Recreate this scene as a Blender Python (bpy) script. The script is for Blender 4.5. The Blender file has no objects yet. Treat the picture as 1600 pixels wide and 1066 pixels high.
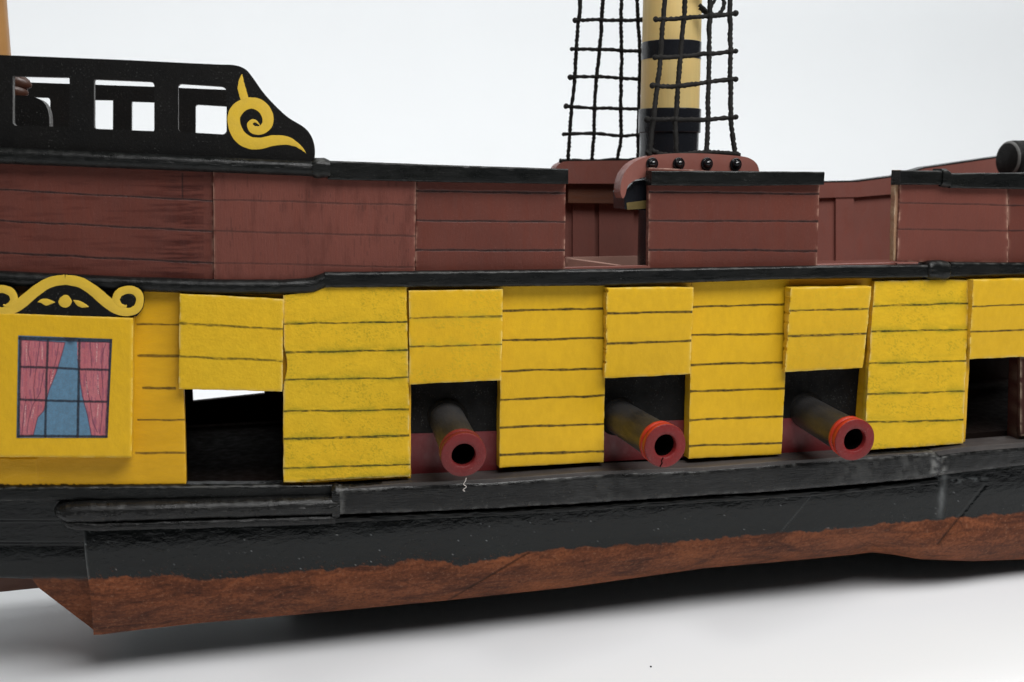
import bpy, bmesh, math, random
import numpy as np
from mathutils import Vector, Matrix
from mathutils.geometry import tessellate_polygon

# ------------------------------------------------------------------ camera, world, lamps, exposure
scene = bpy.context.scene
COL = scene.collection
F = 1617.0; YAW = math.radians(13.9); PITCH = math.radians(9.2); DIST = 65.0   # cm
ORG = np.array([17.0, 9.75, -32.3])          # point of the keel on the table; world origin (cm)
CAM = np.array([0.0, -DIST, 0.0])
fw = np.array([math.sin(YAW)*math.cos(PITCH), math.cos(YAW)*math.cos(PITCH), -math.sin(PITCH)])
rt = np.array([math.cos(YAW), -math.sin(YAW), 0.0])
up = np.cross(rt, fw)

cam_d = bpy.data.cameras.new('camera'); cam = bpy.data.objects.new('camera', cam_d); COL.objects.link(cam)
cam_d.sensor_width = 36.0; cam_d.lens = 36.0*F/1600.0; cam_d.clip_start = 0.01; cam_d.clip_end = 50
M = Matrix(((rt[0], up[0], -fw[0]), (rt[1], up[1], -fw[1]), (rt[2], up[2], -fw[2]))).to_4x4()
M.translation = Vector((CAM-ORG)*0.01)
cam.matrix_world = M
cam_d.dof.use_dof = True; cam_d.dof.focus_distance = 0.685; cam_d.dof.aperture_fstop = 11.0
scene.camera = cam

w = bpy.data.worlds.new('World'); scene.world = w; w.use_nodes = True
bg = w.node_tree.nodes['Background']; bg.inputs[0].default_value = (0.93, 0.97, 1.0, 1); bg.inputs[1].default_value = 0.04

def area(name, loc, target, sx, sy, power, col=(1, 1, 1)):
    l = bpy.data.lights.new(name, 'AREA'); l.shape = 'RECTANGLE'; l.size = sx; l.size_y = sy; l.energy = power; l.color = col
    o = bpy.data.objects.new(name, l); COL.objects.link(o); o.location = loc
    o.rotation_euler = (Vector(target)-Vector(loc)).to_track_quat('-Z', 'Y').to_euler()
    return o
area('top_softbox', (0.30, -0.66, 1.15), (0.06, -0.02, -0.1), 1.05, 0.5, 19.0, (1, 0.995, 0.99))
area('backdrop_fill', (0.7, 0.8, 2.5), (0.7, 2.3, 0.55), 7.5, 0.6, 107.0, (0.985, 0.995, 0.99))  # wide lamp added only to bring the backdrop up to white
scene.view_settings.view_transform = 'Standard'; scene.view_settings.look = 'None'
scene.view_settings.gamma = 1.0; scene.view_settings.exposure = 0.0; scene.view_settings.use_curve_mapping = False

# ------------------------------------------------------------------ helpers
def P(px, py, Y):
    """point of the ship plane at depth Y (cm) lying under the photo position px, py"""
    px = np.asarray(px, float); py = np.asarray(py, float); Y = np.asarray(Y, float)
    u = (px-800)/F; v = -(py-533)/F
    d = fw + u[..., None]*rt + v[..., None]*up
    t = (Y+DIST)/d[..., 1]
    return CAM + d*t[..., None]
def zdepth(p): return float(np.dot(np.asarray(p)-CAM, fw))

def h2(ix, iy, s):
    n = np.sin(ix*127.1+iy*311.7+s*74.7)*43758.5453
    return n-np.floor(n)
def vn(x, y, s=0):
    x = np.asarray(x, float); y = np.asarray(y, float)
    ix = np.floor(x); iy = np.floor(y); fx = x-ix; fy = y-iy
    fx = fx*fx*(3-2*fx); fy = fy*fy*(3-2*fy)
    a = h2(ix, iy, s); b = h2(ix+1, iy, s); c = h2(ix, iy+1, s); d = h2(ix+1, iy+1, s)
    return (a*(1-fx)+b*fx)*(1-fy)+(c*(1-fx)+d*fx)*fy
def fbm(x, y, s=0, o=4):
    r = 0; a = .5
    for k in range(o):
        r = r+a*vn(np.asarray(x)*2**k, np.asarray(y)*2**k, s+k*13); a *= .5
    return r/(1-.5**o)
def sst(a, b, x):
    t = np.clip((x-a)/(b-a), 0, 1); return t*t*(3-2*t)
seed_ = [3]
def nseed(): seed_[0] += 7; return seed_[0]

def mesh_obj(name, V, faces, mats, parent=None, attrs=None, fmat=None, smooth=False, colattr=None, loc=None):
    """V in ship cm. One linked mesh object."""
    V = (np.asarray(V, float)-ORG)*0.01
    m = bpy.data.meshes.new(name)
    o = bpy.data.objects.new(name, m)
    if loc is not None:
        L = (np.asarray(loc, float)-ORG)*0.01; V = V-L; o.location = L
    m.from_pydata(V.tolist(), [], [tuple(int(i) for i in f) for f in faces])
    if not isinstance(mats, (list, tuple)): mats = [mats]
    for k in mats: m.materials.append(k)
    if fmat is not None: m.polygons.foreach_set('material_index', np.asarray(fmat, dtype=np.int32))
    if attrs:
        for k, a in attrs.items():
            at = m.attributes.new(k, 'FLOAT', 'POINT'); at.data.foreach_set('value', np.asarray(a, dtype=np.float32))
    if colattr is not None:
        at = m.attributes.new('tint', 'FLOAT_COLOR', 'POINT'); at.data.foreach_set('color', np.asarray(colattr, dtype=np.float32).ravel())
    bm = bmesh.new(); bm.from_mesh(m); bmesh.ops.recalc_face_normals(bm, faces=bm.faces); bm.to_mesh(m); bm.free()
    if smooth is True: m.polygons.foreach_set('use_smooth', [True]*len(m.polygons))
    elif smooth is not False: m.polygons.foreach_set('use_smooth', [bool(smooth[i]) for i in range(len(m.polygons))])
    COL.objects.link(o)
    if parent is not None:
        o.parent = parent
        if parent.type == 'MESH': o.location = o.location-parent.location
    return o

def grid_faces(ny, nx, off=0, wrap=False):
    i = np.arange(ny-1)[:, None]; j = np.arange(nx if wrap else nx-1)[None, :]
    a = i*nx+j; b = i*nx+(j+1) % nx; c = (i+1)*nx+(j+1) % nx; d = (i+1)*nx+j
    return (np.stack([a, b, c, d], -1).reshape(-1, 4)+off)

def slab(name, quad, Y, th, mat, parent, lines=(), step=(1.7, 1.05), wob=0.8, depth=None, pxfun=None, extra=None,
         groove=0.0, bev=0.035, wear=1.0, label=None, relief=0.012, smudge=0.0, vline=(), tear=0.0):
    """hand cut board: dense front grid with worn rounded rim, drawn lines, and thickness. quad TL,TR,BR,BL in photo px on depth Y
    (Y one number, or (top, bottom)). th = thickness away from the viewer (cm)"""
    s = nseed()
    (ax, ay), (bx, by), (cx, cy), (dx, dy) = quad
    W = max(abs(bx-ax), abs(cx-dx)); H = max(abs(dy-ay), abs(cy-by))
    nx = max(4, int(W/step[0])); ny = max(4, int(H/step[1]))
    u = np.linspace(0, 1, nx)[None, :]; v = np.linspace(0, 1, ny)[:, None]
    px = (ax*(1-u)+bx*u)*(1-v)+(dx*(1-u)+cx*u)*v
    py = (ay*(1-u)+by*u)*(1-v)+(dy*(1-u)+cy*u)*v
    px = px+np.zeros_like(u*v); py = py+np.zeros_like(u*v)
    fx = lambda t: np.exp(-t/3.0)
    px += wob*2*(fbm(py/22, py*0, s)-.5)*fx(u*W) + wob*2*(fbm(py/18, py*0, s+1)-.5)*fx((1-u)*W)
    py += wob*1.6*(fbm(px/24, px*0, s+2)-.5)*fx(v*H) + wob*1.6*(fbm(px/20, px*0, s+3)-.5)*fx((1-v)*H)
    if tear: px += tear*fx(u*W)*np.maximum(0, fbm(py/7, py*0, s+5)-.45)*6
    if pxfun: px, py = pxfun(px, py, u, v)
    Yt, Yb = Y if isinstance(Y, tuple) else (Y, Y)
    D = Yt*(1-v)+Yb*v+np.zeros_like(px)
    ink = np.zeros_like(px); smu = np.zeros_like(px)
    for ln in lines:
        yl, yr = ln[0], ln[1]; wd = ln[2] if len(ln) > 2 else 1.4; st = ln[3] if len(ln) > 3 else 1.0
        x0 = ln[4] if len(ln) > 4 else -1e9; x1 = ln[5] if len(ln) > 5 else 1e9
        k = nseed()
        yc = yl+(yr-yl)*(px-min(ax, dx))/(max(bx, cx)-min(ax, dx)) + 2.2*(fbm(px/38, px*0, k)-.5)*(1 if groove < .05 else .4)
        ww = wd*(.6+1.3*fbm(px/11, px*0, k+1))*(1.0 if groove else .98)
        g = 1-sst(ww*.65, ww+.6, np.abs(py-yc))
        dr = sst(.22, .5, fbm(px/7, py/1.5, k+3)) if smudge else 1
        g = g*st*(.72+.28*vn(px/3, py/2, k+2))*(0.35+.65*dr)
        g = g*((px > x0) & (px < x1))
        ink = np.maximum(ink, g)
        if smudge:
            up_ = np.where(py < yc, 6.5, 4.0)
            smu = np.maximum(smu, min(1.0, smudge*1.35)*np.exp(-(np.abs(py-yc)/up_)**1.2)*sst(.3, .7, fbm(px/22, py/7, k+5))*(.4+.6*vn(px/1.6, py/1.6, k)))
    for (xc, y0, y1, wd) in vline:
        g = (1-sst(wd*.5, wd+.8, np.abs(px-xc)))*((py > y0) & (py < y1)); ink = np.maximum(ink, g*.8)
    if smudge: smu = np.maximum(smu, smudge*.55*sst(.62, .8, vn(px/1.8, py/1.8, s+31))*sst(.42, .62, fbm(px/30, py/20, s+32)))
    e = np.minimum(np.minimum(u*W, (1-u)*W), np.minimum(v*H, (1-v)*H))
    D += bev*np.exp(-e/1.1)+relief*(fbm(px/30, py/24, s+9)-.5)*2+relief*.5*(vn(px/4, py/5, s+8)-.5)+groove*ink
    wr = wear*np.exp(-e/1.3)*sst(.3, .7, fbm(px/9, py/9, s+4))
    if extra: D, ink, wr, smu = extra(px, py, D, ink, wr, smu)
    G = P(px, py, D).reshape(-1, 3)
    n = nx*ny; idx = np.arange(n).reshape(ny, nx)
    per = np.concatenate([idx[0, :-1], idx[:-1, -1], idx[-1, :0:-1], idx[:0:-1, 0]])
    rim = G[per]; back = rim.copy(); back[:, 1] = (np.where(py.reshape(-1)[per] < 1e9, 0, 0)+D.reshape(-1)[per]*0+np.mean(D)+th)
    m = len(per)
    V = np.vstack([G, rim, back])
    fs = grid_faces(ny, nx).tolist()
    a = n+np.arange(m); b = n+m+np.arange(m)
    side = np.stack([a, np.roll(a, -1), np.roll(b, -1), b], -1).tolist()
    faces = fs+side+[list(b)]
    z = np.zeros(m)
    att = {'ink': np.concatenate([ink.ravel(), z, z]), 'wear': np.concatenate([wr.ravel(), wear*.55*vn(np.arange(m)/3., z, s), z]),
           'smudge': np.concatenate([smu.ravel(), z, z])}
    o = mesh_obj(name, V, faces, mat, parent, att, smooth=[True]*len(fs)+[False]*(m+1))
    if label: o['label'] = label
    return o

def plate(name, outer, Y, th, mat, parent, holes=(), side=None, label=None, tilt=0.0, smooth=False, P_=None, loc=None):
    """flat board with holes cut from photo outline at depth Y"""
    loops = [np.array(outer, float)]+[np.array(h, float) for h in holes]
    pts = [P(l[:, 0], l[:, 1], np.full(len(l), Y)) for l in loops]
    flat = np.vstack(pts)
    tri = tessellate_polygon([[Vector((p[0], p[2], 0)) for p in l] for l in pts])
    n = len(flat)
    back = flat.copy(); back[:, 1] += th
    V = np.vstack([flat, back, flat, back])
    faces = [list(t) for t in tri]+[[i+n for i in t[::-1]] for t in tri]
    off = 2*n
    for l in pts:
        k = len(l)
        for i in range(k):
            j = (i+1) % k
            faces.append([off+i, off+j, off+j+n, off+i+n])
        off += k
    nt_ = 2*len(tri)
    fm = None if side is None else [0]*nt_+[1]*(len(faces)-nt_)
    o = mesh_obj(name, V, faces, mat if side is None else [mat, side], parent, loc=loc, fmat=fm)
    # recalc_face_normals handles islands; side band smooth
    if label: o['label'] = label
    return o

def smooth_path(pts, n=8, closed=False):
    pts = np.array(pts, float); out = []
    N = len(pts)
    for i in range(N if closed else N-1):
        if closed: p0, p1, p2, p3 = pts[i-1], pts[i], pts[(i+1) % N], pts[(i+2) % N]
        else: p0, p1, p2, p3 = pts[max(i-1, 0)], pts[i], pts[i+1], pts[min(i+2, N-1)]
        for t in np.linspace(0, 1, n, endpoint=False):
            out.append(.5*((2*p1)+(-p0+p2)*t+(2*p0-5*p1+4*p2-p3)*t*t+(-p0+3*p1-3*p2+p3)*t**3))
    if not closed: out.append(pts[-1])
    return np.array(out)

def stroke(name, path, Y, th, mat, parent, rag=0.25, n=7, k=1.0):
    """brush stroke of varying width (x, y, width in px), a thin layer of paint on depth Y"""
    s = nseed(); p = smooth_path([(a, b, c*k) for a, b, c in path], n)
    t = np.gradient(p[:, :2], axis=0); t /= np.linalg.norm(t, axis=1)[:, None]+1e-9
    nrm = np.stack([-t[:, 1], t[:, 0]], -1)
    k = np.arange(len(p))
    wl = np.maximum(p[:, 2], .3)/2+rag*2*(vn(k/2., k*0, s)-.5); wr = np.maximum(p[:, 2], .3)/2+rag*2*(vn(k/2., k*0, s+1)-.5)
    cols = 5; rows = []
    for c in range(cols):
        f = c/(cols-1)
        q = p[:, :2]+nrm*((f*(wl+wr)-wr)[:, None])
        d = Y+(th*.75 if c in (0, cols-1) else 0)
        rows.append(P(q[:, 0], q[:, 1], np.full(len(q), d)))
    V = np.stack(rows, 1).reshape(-1, 3)
    return mesh_obj(name, V, grid_faces(len(p), cols).tolist(), mat, parent, smooth=True)

def sweep(name, st, mat, parent, dfront=-.6, dback=.5, rnd=.3, step=3.0, wob=.02, label=None, rag=0.0, nose=0, noser=0, spots=()):
    """moulding along the hull. st: (px, ytop, ybottom) on the front depth"""
    s = nseed(); st = np.array(st, float)
    x = np.arange(st[0, 0], st[-1, 0]+.01, step)
    if x[-1] < st[-1, 0]: x = np.append(x, st[-1, 0])
    yt = np.interp(x, st[:, 0], st[:, 1]); yb = np.interp(x, st[:, 0], st[:, 2])
    df = np.interp(x, st[:, 0], st[:, 3]) if st.shape[1] > 3 else np.full(len(x), dfront)
    A = P(x, yt, df); B = P(x, yb, df)
    rings = []
    for i in range(len(x)):
        xm = (A[i, 0]+B[i, 0])/2; zt = A[i, 2]; zb = B[i, 2]; f = df[i]
        sc = 1.0
        if nose and x[i]-x[0] < nose: sc = math.sqrt(max(0.0, 1-(1-(x[i]-x[0]+1)/nose)**2))
        if noser and x[-1]-x[i] < noser: sc = math.sqrt(max(0.0, 1-(1-(x[-1]-x[i]+1)/noser)**2))
        zc = (zt+zb)/2; zt = zc+(zt-zc)*sc; zb = zc+(zb-zc)*sc; f = dback+(f-dback)*(.3+.7*sc)
        h = (zt-zb); r = min(rnd*h, h*.499, (dback-f)*.95)
        ring = [(dback, zt)]
        for a in np.linspace(90, 180, 7): ring.append((f+r+r*math.cos(math.radians(a)), zt-r+r*math.sin(math.radians(a))))
        for k in range(1, 4): ring.append((f, zt-r+(zb-zt+2*r)*k/4))
        for a in np.linspace(180, 270, 7): ring.append((f+r+r*math.cos(math.radians(a)), zb+r+r*math.sin(math.radians(a))))
        ring.append((dback, zb))
        q = np.array(ring)
        j = np.arange(len(q))
        q[:, 0] += wob*2*(fbm(x[i]/14+0*j, j/2.5, s)-.5); q[:, 1] += wob*2*(fbm(x[i]/17+0*j, j/2.5, s+3)-.5)
        rings.append(np.column_stack([np.full(len(q), xm), q[:, 0], q[:, 1]]))
    nr = len(rings[0]); V = np.vstack(rings)
    f = grid_faces(len(rings), nr, wrap=True).tolist()
    sm = [True]*len(f)
    V = np.vstack([V, rings[0], rings[-1]]); n0 = nr*len(rings)
    f += [list(range(n0, n0+nr)), list(range(n0+nr, n0+2*nr))]; sm += [False, False]
    px = np.repeat(x, nr); e = np.tile(np.concatenate([[0], np.exp(-((np.arange(nr-2)-3.)/1.6)**2)+.7*np.exp(-((np.arange(nr-2)-13.)/1.6)**2), [0]]), len(x))
    wr = e*sst(.45, .75, fbm(px/8, np.tile(np.arange(nr), len(x))/3., s+5))*(.1 if rnd > .4 else .4)
    jj = np.tile(np.arange(nr), len(x))
    for (sx, wd_, sr) in spots: wr = np.maximum(wr, sr*np.exp(-((px-sx)/wd_)**2)*sst(.35, .7, fbm(px/9, jj*1.1, s+7)))
    z = np.zeros(2*nr)
    o = mesh_obj(name, V, f, mat, parent, {'wear': np.concatenate([wr, z]), 'ink': np.zeros(len(V))}, smooth=sm)
    m = o.data
    # crisp corner between flat top/front and ends is kept by the duplicated end rings
    if label: o['label'] = label
    return o

def box(name, x0, x1, y0, y1, z0, z1, mat, parent):
    V = [(x, y, z) for x in (x0, x1) for y in (y0, y1) for z in (z0, z1)]
    fs = [(0, 1, 3, 2), (4, 6, 7, 5), (0, 4, 5, 1), (2, 3, 7, 6), (0, 2, 6, 4), (1, 5, 7, 3)]
    return mesh_obj(name, V, fs, mat, parent)

def tube(name, pts, r, mat, parent, sides=7, sub=8, wob=.03, rn=.25, caps=True, loc=None, twist=True):
    """rope: pts world-cm; lumpy radius"""
    s = nseed(); p = smooth_path(pts, sub); N = len(p)
    L = np.concatenate([[0], np.cumsum(np.linalg.norm(np.diff(p, axis=0), axis=1))])
    for a in range(3): p[:, a] += wob*2*(fbm(L/.9, L*0, s+a*3)-.5)
    t = np.gradient(p, axis=0); t /= np.linalg.norm(t, axis=1)[:, None]+1e-9
    ref = np.array([0, 1, 0.]) if abs(t[0, 1]) < .9 else np.array([1, 0, 0.])
    a = np.cross(t, ref); a /= np.linalg.norm(a, axis=1)[:, None]; b = np.cross(t, a)
    rings = []
    for k in range(sides):
        th = 2*math.pi*k/sides
        tw = th+L*9
        rr = r*(1+rn*2*(fbm(L/.35, L*0+k*.7, s+20)-.5)+(.18*np.sin(2*tw) if twist else 0))
        rings.append(p+(a*math.cos(th)+b*math.sin(th))*rr[:, None])
    V = np.stack(rings, 1).reshape(-1, 3)
    f = grid_faces(N, sides, wrap=True).tolist()+[list(range(sides)), list(range((N-1)*sides, N*sides))]
    return mesh_obj(name, V, f, mat, parent, smooth=True)

def lathe(name, prof, mat, parent, c, axis, seg=48, fmat=None, loc=None, attrs=None, nz=0.0):
    """prof: (radius, distance along axis). c base point cm, axis unit"""
    axis = np.asarray(axis, float)/np.linalg.norm(axis); ref = np.array([0, 0, 1.]) if abs(axis[2]) < .9 else np.array([1., 0, 0])
    a = np.cross(axis, ref); a /= np.linalg.norm(a); b = np.cross(axis, a); s = nseed()
    V = []
    for r, h in prof:
        for k in range(seg):
            th = 2*math.pi*k/seg
            rr = r*(1+nz*2*(float(fbm(k/4., h*2.0, s))-.5)) if nz else r
            V.append(np.asarray(c)+axis*h+(a*math.cos(th)+b*math.sin(th))*rr)
    f = grid_faces(len(prof), seg, wrap=True).tolist()
    fm = None
    if fmat is not None: fm = np.repeat(np.array(fmat), seg)
    return mesh_obj(name, V, f, mat, parent, fmat=fm, smooth=True, loc=loc)

# ------------------------------------------------------------------ materials
def nt(name):
    m = bpy.data.materials.new(name); m.use_nodes = True
    N = m.node_tree.nodes; L = m.node_tree.links
    return m, N, L, N['Principled BSDF']
def nnoise(N, L, vec, scale, detail=4, rough=.55, dist=0):
    n = N.new('ShaderNodeTexNoise'); n.inputs['Scale'].default_value = scale; n.inputs['Detail'].default_value = detail
    n.inputs['Roughness'].default_value = rough; n.inputs['Distortion'].default_value = dist; L.new(vec, n.inputs['Vector']); return n.outputs[0]
def nmap(N, L, vec, sc, rot=(0, 0, 0)):
    n = N.new('ShaderNodeMapping'); n.inputs['Scale'].default_value = sc; n.inputs['Rotation'].default_value = rot; L.new(vec, n.inputs['Vector']); return n.outputs[0]
def nmix(N, L, fac, a, b, bt='MIX'):
    n = N.new('ShaderNodeMix'); n.data_type = 'RGBA'; n.blend_type = bt
    for sck, v in ((n.inputs[0], fac), (n.inputs[6], a), (n.inputs[7], b)):
        if isinstance(v, bpy.types.NodeSocket): L.new(v, sck)
        elif isinstance(v, (int, float)): sck.default_value = v
        else: sck.default_value = (*v, 1)
    return n.outputs[2]
def nramp(N, L, f, a, b, lo=0., hi=1.):
    n = N.new('ShaderNodeMapRange'); n.clamp = True; L.new(f, n.inputs[0])
    n.inputs[1].default_value = a; n.inputs[2].default_value = b; n.inputs[3].default_value = lo; n.inputs[4].default_value = hi; return n.outputs[0]
def nmath(N, L, op, a, b):
    n = N.new('ShaderNodeMath'); n.operation = op
    for i, v in enumerate((a, b)):
        if isinstance(v, bpy.types.NodeSocket): L.new(v, n.inputs[i])
        else: n.inputs[i].default_value = v
    return n.outputs[0]
def nattr(N, name, out='Fac'):
    n = N.new('ShaderNodeAttribute'); n.attribute_name = name; return n.outputs[out]

def paint(name, c, c2, rough=.45, grain=(1, 1, 1), gb=.25, fb=.2, ink=(.02, .018, .012), wearc=(.5, .4, .28), spec=.4,
          dust=0.0, dustc=(.4, .4, .4), smc=(.2, .25, .02), coat=0.0, bsc=1.0, rvar=.15, amb=1.0):
    m, N, L, B = nt(name)
    tc = N.new('ShaderNodeTexCoord').outputs['Object']
    big = nnoise(N, L, tc, 22, 4); mid = nnoise(N, L, nmap(N, L, tc, grain), 160, 5, .6); fine = nnoise(N, L, tc, 1500*bsc, 3, .6)
    col = nmix(N, L, nramp(N, L, big, .35, .65), c, c2)
    col = nmix(N, L, nramp(N, L, mid, .35, .72, 0, .35), col, tuple(k*.72 for k in c))
    col = nmix(N, L, nramp(N, L, fine, .55, .75, 0, .18), col, tuple(min(1, k*1.35+.01) for k in c))
    col = nmix(N, L, nattr(N, 'smudge'), col, smc)
    if dust:
        dn = nnoise(N, L, tc, 900, 2, .7); dn2 = nnoise(N, L, tc, 60, 4, .6)
        df = nmath(N, L, 'MULTIPLY', nramp(N, L, dn, .62, .72), nramp(N, L, dn2, .4, .7, 0, dust))
        col = nmix(N, L, df, col, dustc)
    col = nmix(N, L, nattr(N, 'wear'), col, wearc)
    col = nmix(N, L, nattr(N, 'ink'), col, ink)
    L.new(col, B.inputs['Base Color'])
    L.new(nramp(N, L, mid, .3, .7, rough-rvar, rough+rvar), B.inputs['Roughness'])
    B.inputs['Specular IOR Level'].default_value = spec
    B.inputs['Coat Weight'].default_value = coat; B.inputs['Coat Roughness'].default_value = .12
    brush = nnoise(N, L, nmap(N, L, tc, grain), 420, 4, .6)
    b1 = N.new('ShaderNodeBump'); b1.inputs['Strength'].default_value = gb; b1.inputs['Distance'].default_value = .0006; L.new(brush, b1.inputs['Height'])
    b2 = N.new('ShaderNodeBump'); b2.inputs['Strength'].default_value = fb; b2.inputs['Distance'].default_value = .0003; L.new(fine, b2.inputs['Height'])
    L.new(b1.outputs[0], b2.inputs['Normal']); L.new(b2.outputs[0], B.inputs['Normal'])
    if coat: L.new(b1.outputs[0], B.inputs['Coat Normal'])
    return m

Y1 = (.64, .375, .010); Y2 = (.56, .36, .014)
m_yel = paint('yellow_paint', Y1, (.61, .36, .010), .5, (1.3, 1, .7), .3, .45, spec=.25, ink=(.018, .012, .003), wearc=(.72, .55, .16), rvar=.08)
m_yel_m = paint('yellow_paint_matt', (.61, .385, .014), (.63, .38, .012), .65, spec=.2, grain=(1, 1, 1), gb=.6, fb=.6, ink=(.022, .026, .004), wearc=(.66, .5, .18), smc=(.20, .19, .008), bsc=.5, rvar=.08)
m_yel_s = paint('yellow_paint_side', (.58, .31, .006), (.60, .33, .008), .42, (.5, 1, 1.4), .35, .35, spec=.25, ink=(.03, .015, .003), wearc=(.72, .5, .13), rvar=.08)
m_red = paint('red_brown_paint', (.115, .033, .023), (.096, .028, .020), .45, (1.5, 1, .25), .3, .3, spec=.25, smc=(.045, .010, .007), ink=(.016, .006, .005), wearc=(.42, .24, .18), rvar=.1, dust=.45, dustc=(.2, .08, .065))
m_red_l = paint('red_brown_paint_light', (.142, .043, .031), (.122, .037, .027), .5, (2.5, 1, .2), .4, .35, spec=.25, smc=(.05, .012, .008), ink=(.045, .016, .012), wearc=(.45, .27, .2), rvar=.1, dust=.2, dustc=(.25, .12, .09))
m_redin = paint('inner_brown_paint', (.165, .056, .043), (.145, .050, .038), .6, (1, 1, .4), .2, .15, ink=(.05, .015, .01), wearc=(.4, .2, .15))
m_cap = paint('brown_stain', (.075, .026, .014), (.10, .036, .018), .5, (.3, 1, 2), .2, .15)
m_blk = paint('black_paint', (.0035, .004, .004), (.006, .0065, .006), .34, (.35, 1, 1.6), .45, .4, wearc=(.12, .12, .11), dust=.35, dustc=(.10, .10, .095), spec=.22)
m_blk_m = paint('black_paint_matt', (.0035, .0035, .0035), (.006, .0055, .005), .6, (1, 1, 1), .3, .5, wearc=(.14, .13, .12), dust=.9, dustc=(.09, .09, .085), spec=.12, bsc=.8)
m_wale = paint('black_wale_paint', (.0045, .0045, .0045), (.010, .010, .0098), .28, (.3, 1, 2.2), .55, .45, wearc=(.22, .22, .21), dust=.5, dustc=(.13, .13, .12), spec=.28)
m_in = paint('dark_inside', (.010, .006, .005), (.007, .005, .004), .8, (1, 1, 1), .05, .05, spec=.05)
m_door = paint('dark_brown_red', (.035, .010, .008), (.028, .008, .007), .6, spec=.1)
m_darkred = paint('dark_red_paint', (.13, .012, .014), (.10, .010, .012), .45, (1, 1, .6), .3, .2)
m_ledge = paint('ledge_lit_grey', (.030, .026, .025), (.065, .056, .052), .5, (.3, 1, 2.5), .4, .3, dust=.6, dustc=(.25, .2, .18))  # light caught by the upward face is put into this grey
m_barrel = paint('gun_barrel_paint', (.012, .0118, .012), (.036, .035, .035), .42, (1, .25, 1), .6, .5, wearc=(.2, .2, .2), dust=.7, dustc=(.14, .135, .13), spec=.4)
m_muz = paint('muzzle_red_paint', (.17, .012, .012), (.12, .013, .013), .45, (2, 1, 2), .6, .5, spec=.3, dust=.8, dustc=(.4, .14, .13))
m_muz2 = paint('muzzle_orange_paint', (.42, .024, .010), (.30, .020, .009), .4, (1, 1, 1), .2, .2)
m_bore = paint('bore_black', (.002, .002, .002), (.002, .002, .002), .9, spec=.02)
m_pale = paint('pale_pink_wood', (.42, .26, .21), (.34, .19, .15), .6)
m_mast = paint('mast_cream_paint', (.56, .43, .175), (.60, .42, .16), .42, (3, 3, .12), .15, .1, dust=.1)
m_mast0 = paint('mast_tan_paint', (.30, .15, .05), (.40, .21, .07), .35, (3, 3, .12), .15, .1)
m_rope = paint('black_rope', (.007, .0065, .006), (.013, .012, .011), .75, (1, 1, 1), .9, .9, spec=.15, dust=.8, dustc=(.11, .10, .09), bsc=.9)
m_gloss = paint('black_bead', (.006, .006, .007), (.006, .006, .007), .14, (1, 1, 1), 0, 0, spec=.6, rvar=.02)
m_gold = paint('old_gold', (.22, .16, .05), (.07, .05, .02), .5)
m_chan = paint('channel_red_brown', (.21, .075, .058), (.18, .064, .05), .45, (1, 1, .5), .3, .2, dust=.3, dustc=(.3, .18, .15))
m_scroll = paint('scroll_yellow', (.58, .38, .025), (.62, .40, .04), .5, (1, 1, 1), .25, .35)
m_peg = paint('peg_brown', (.05, .02, .012), (.07, .028, .016), .4)
m_woodedge = paint('raw_wood', (.38, .24, .13), (.25, .12, .07), .7, (1, 1, .2), .3, .2)

def m_lint():
    m, N, L, B = nt('lint'); B.inputs['Base Color'].default_value = (.6, .55, .52, 1); B.inputs['Roughness'].default_value = .9; return m
m_lint = m_lint()

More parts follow.
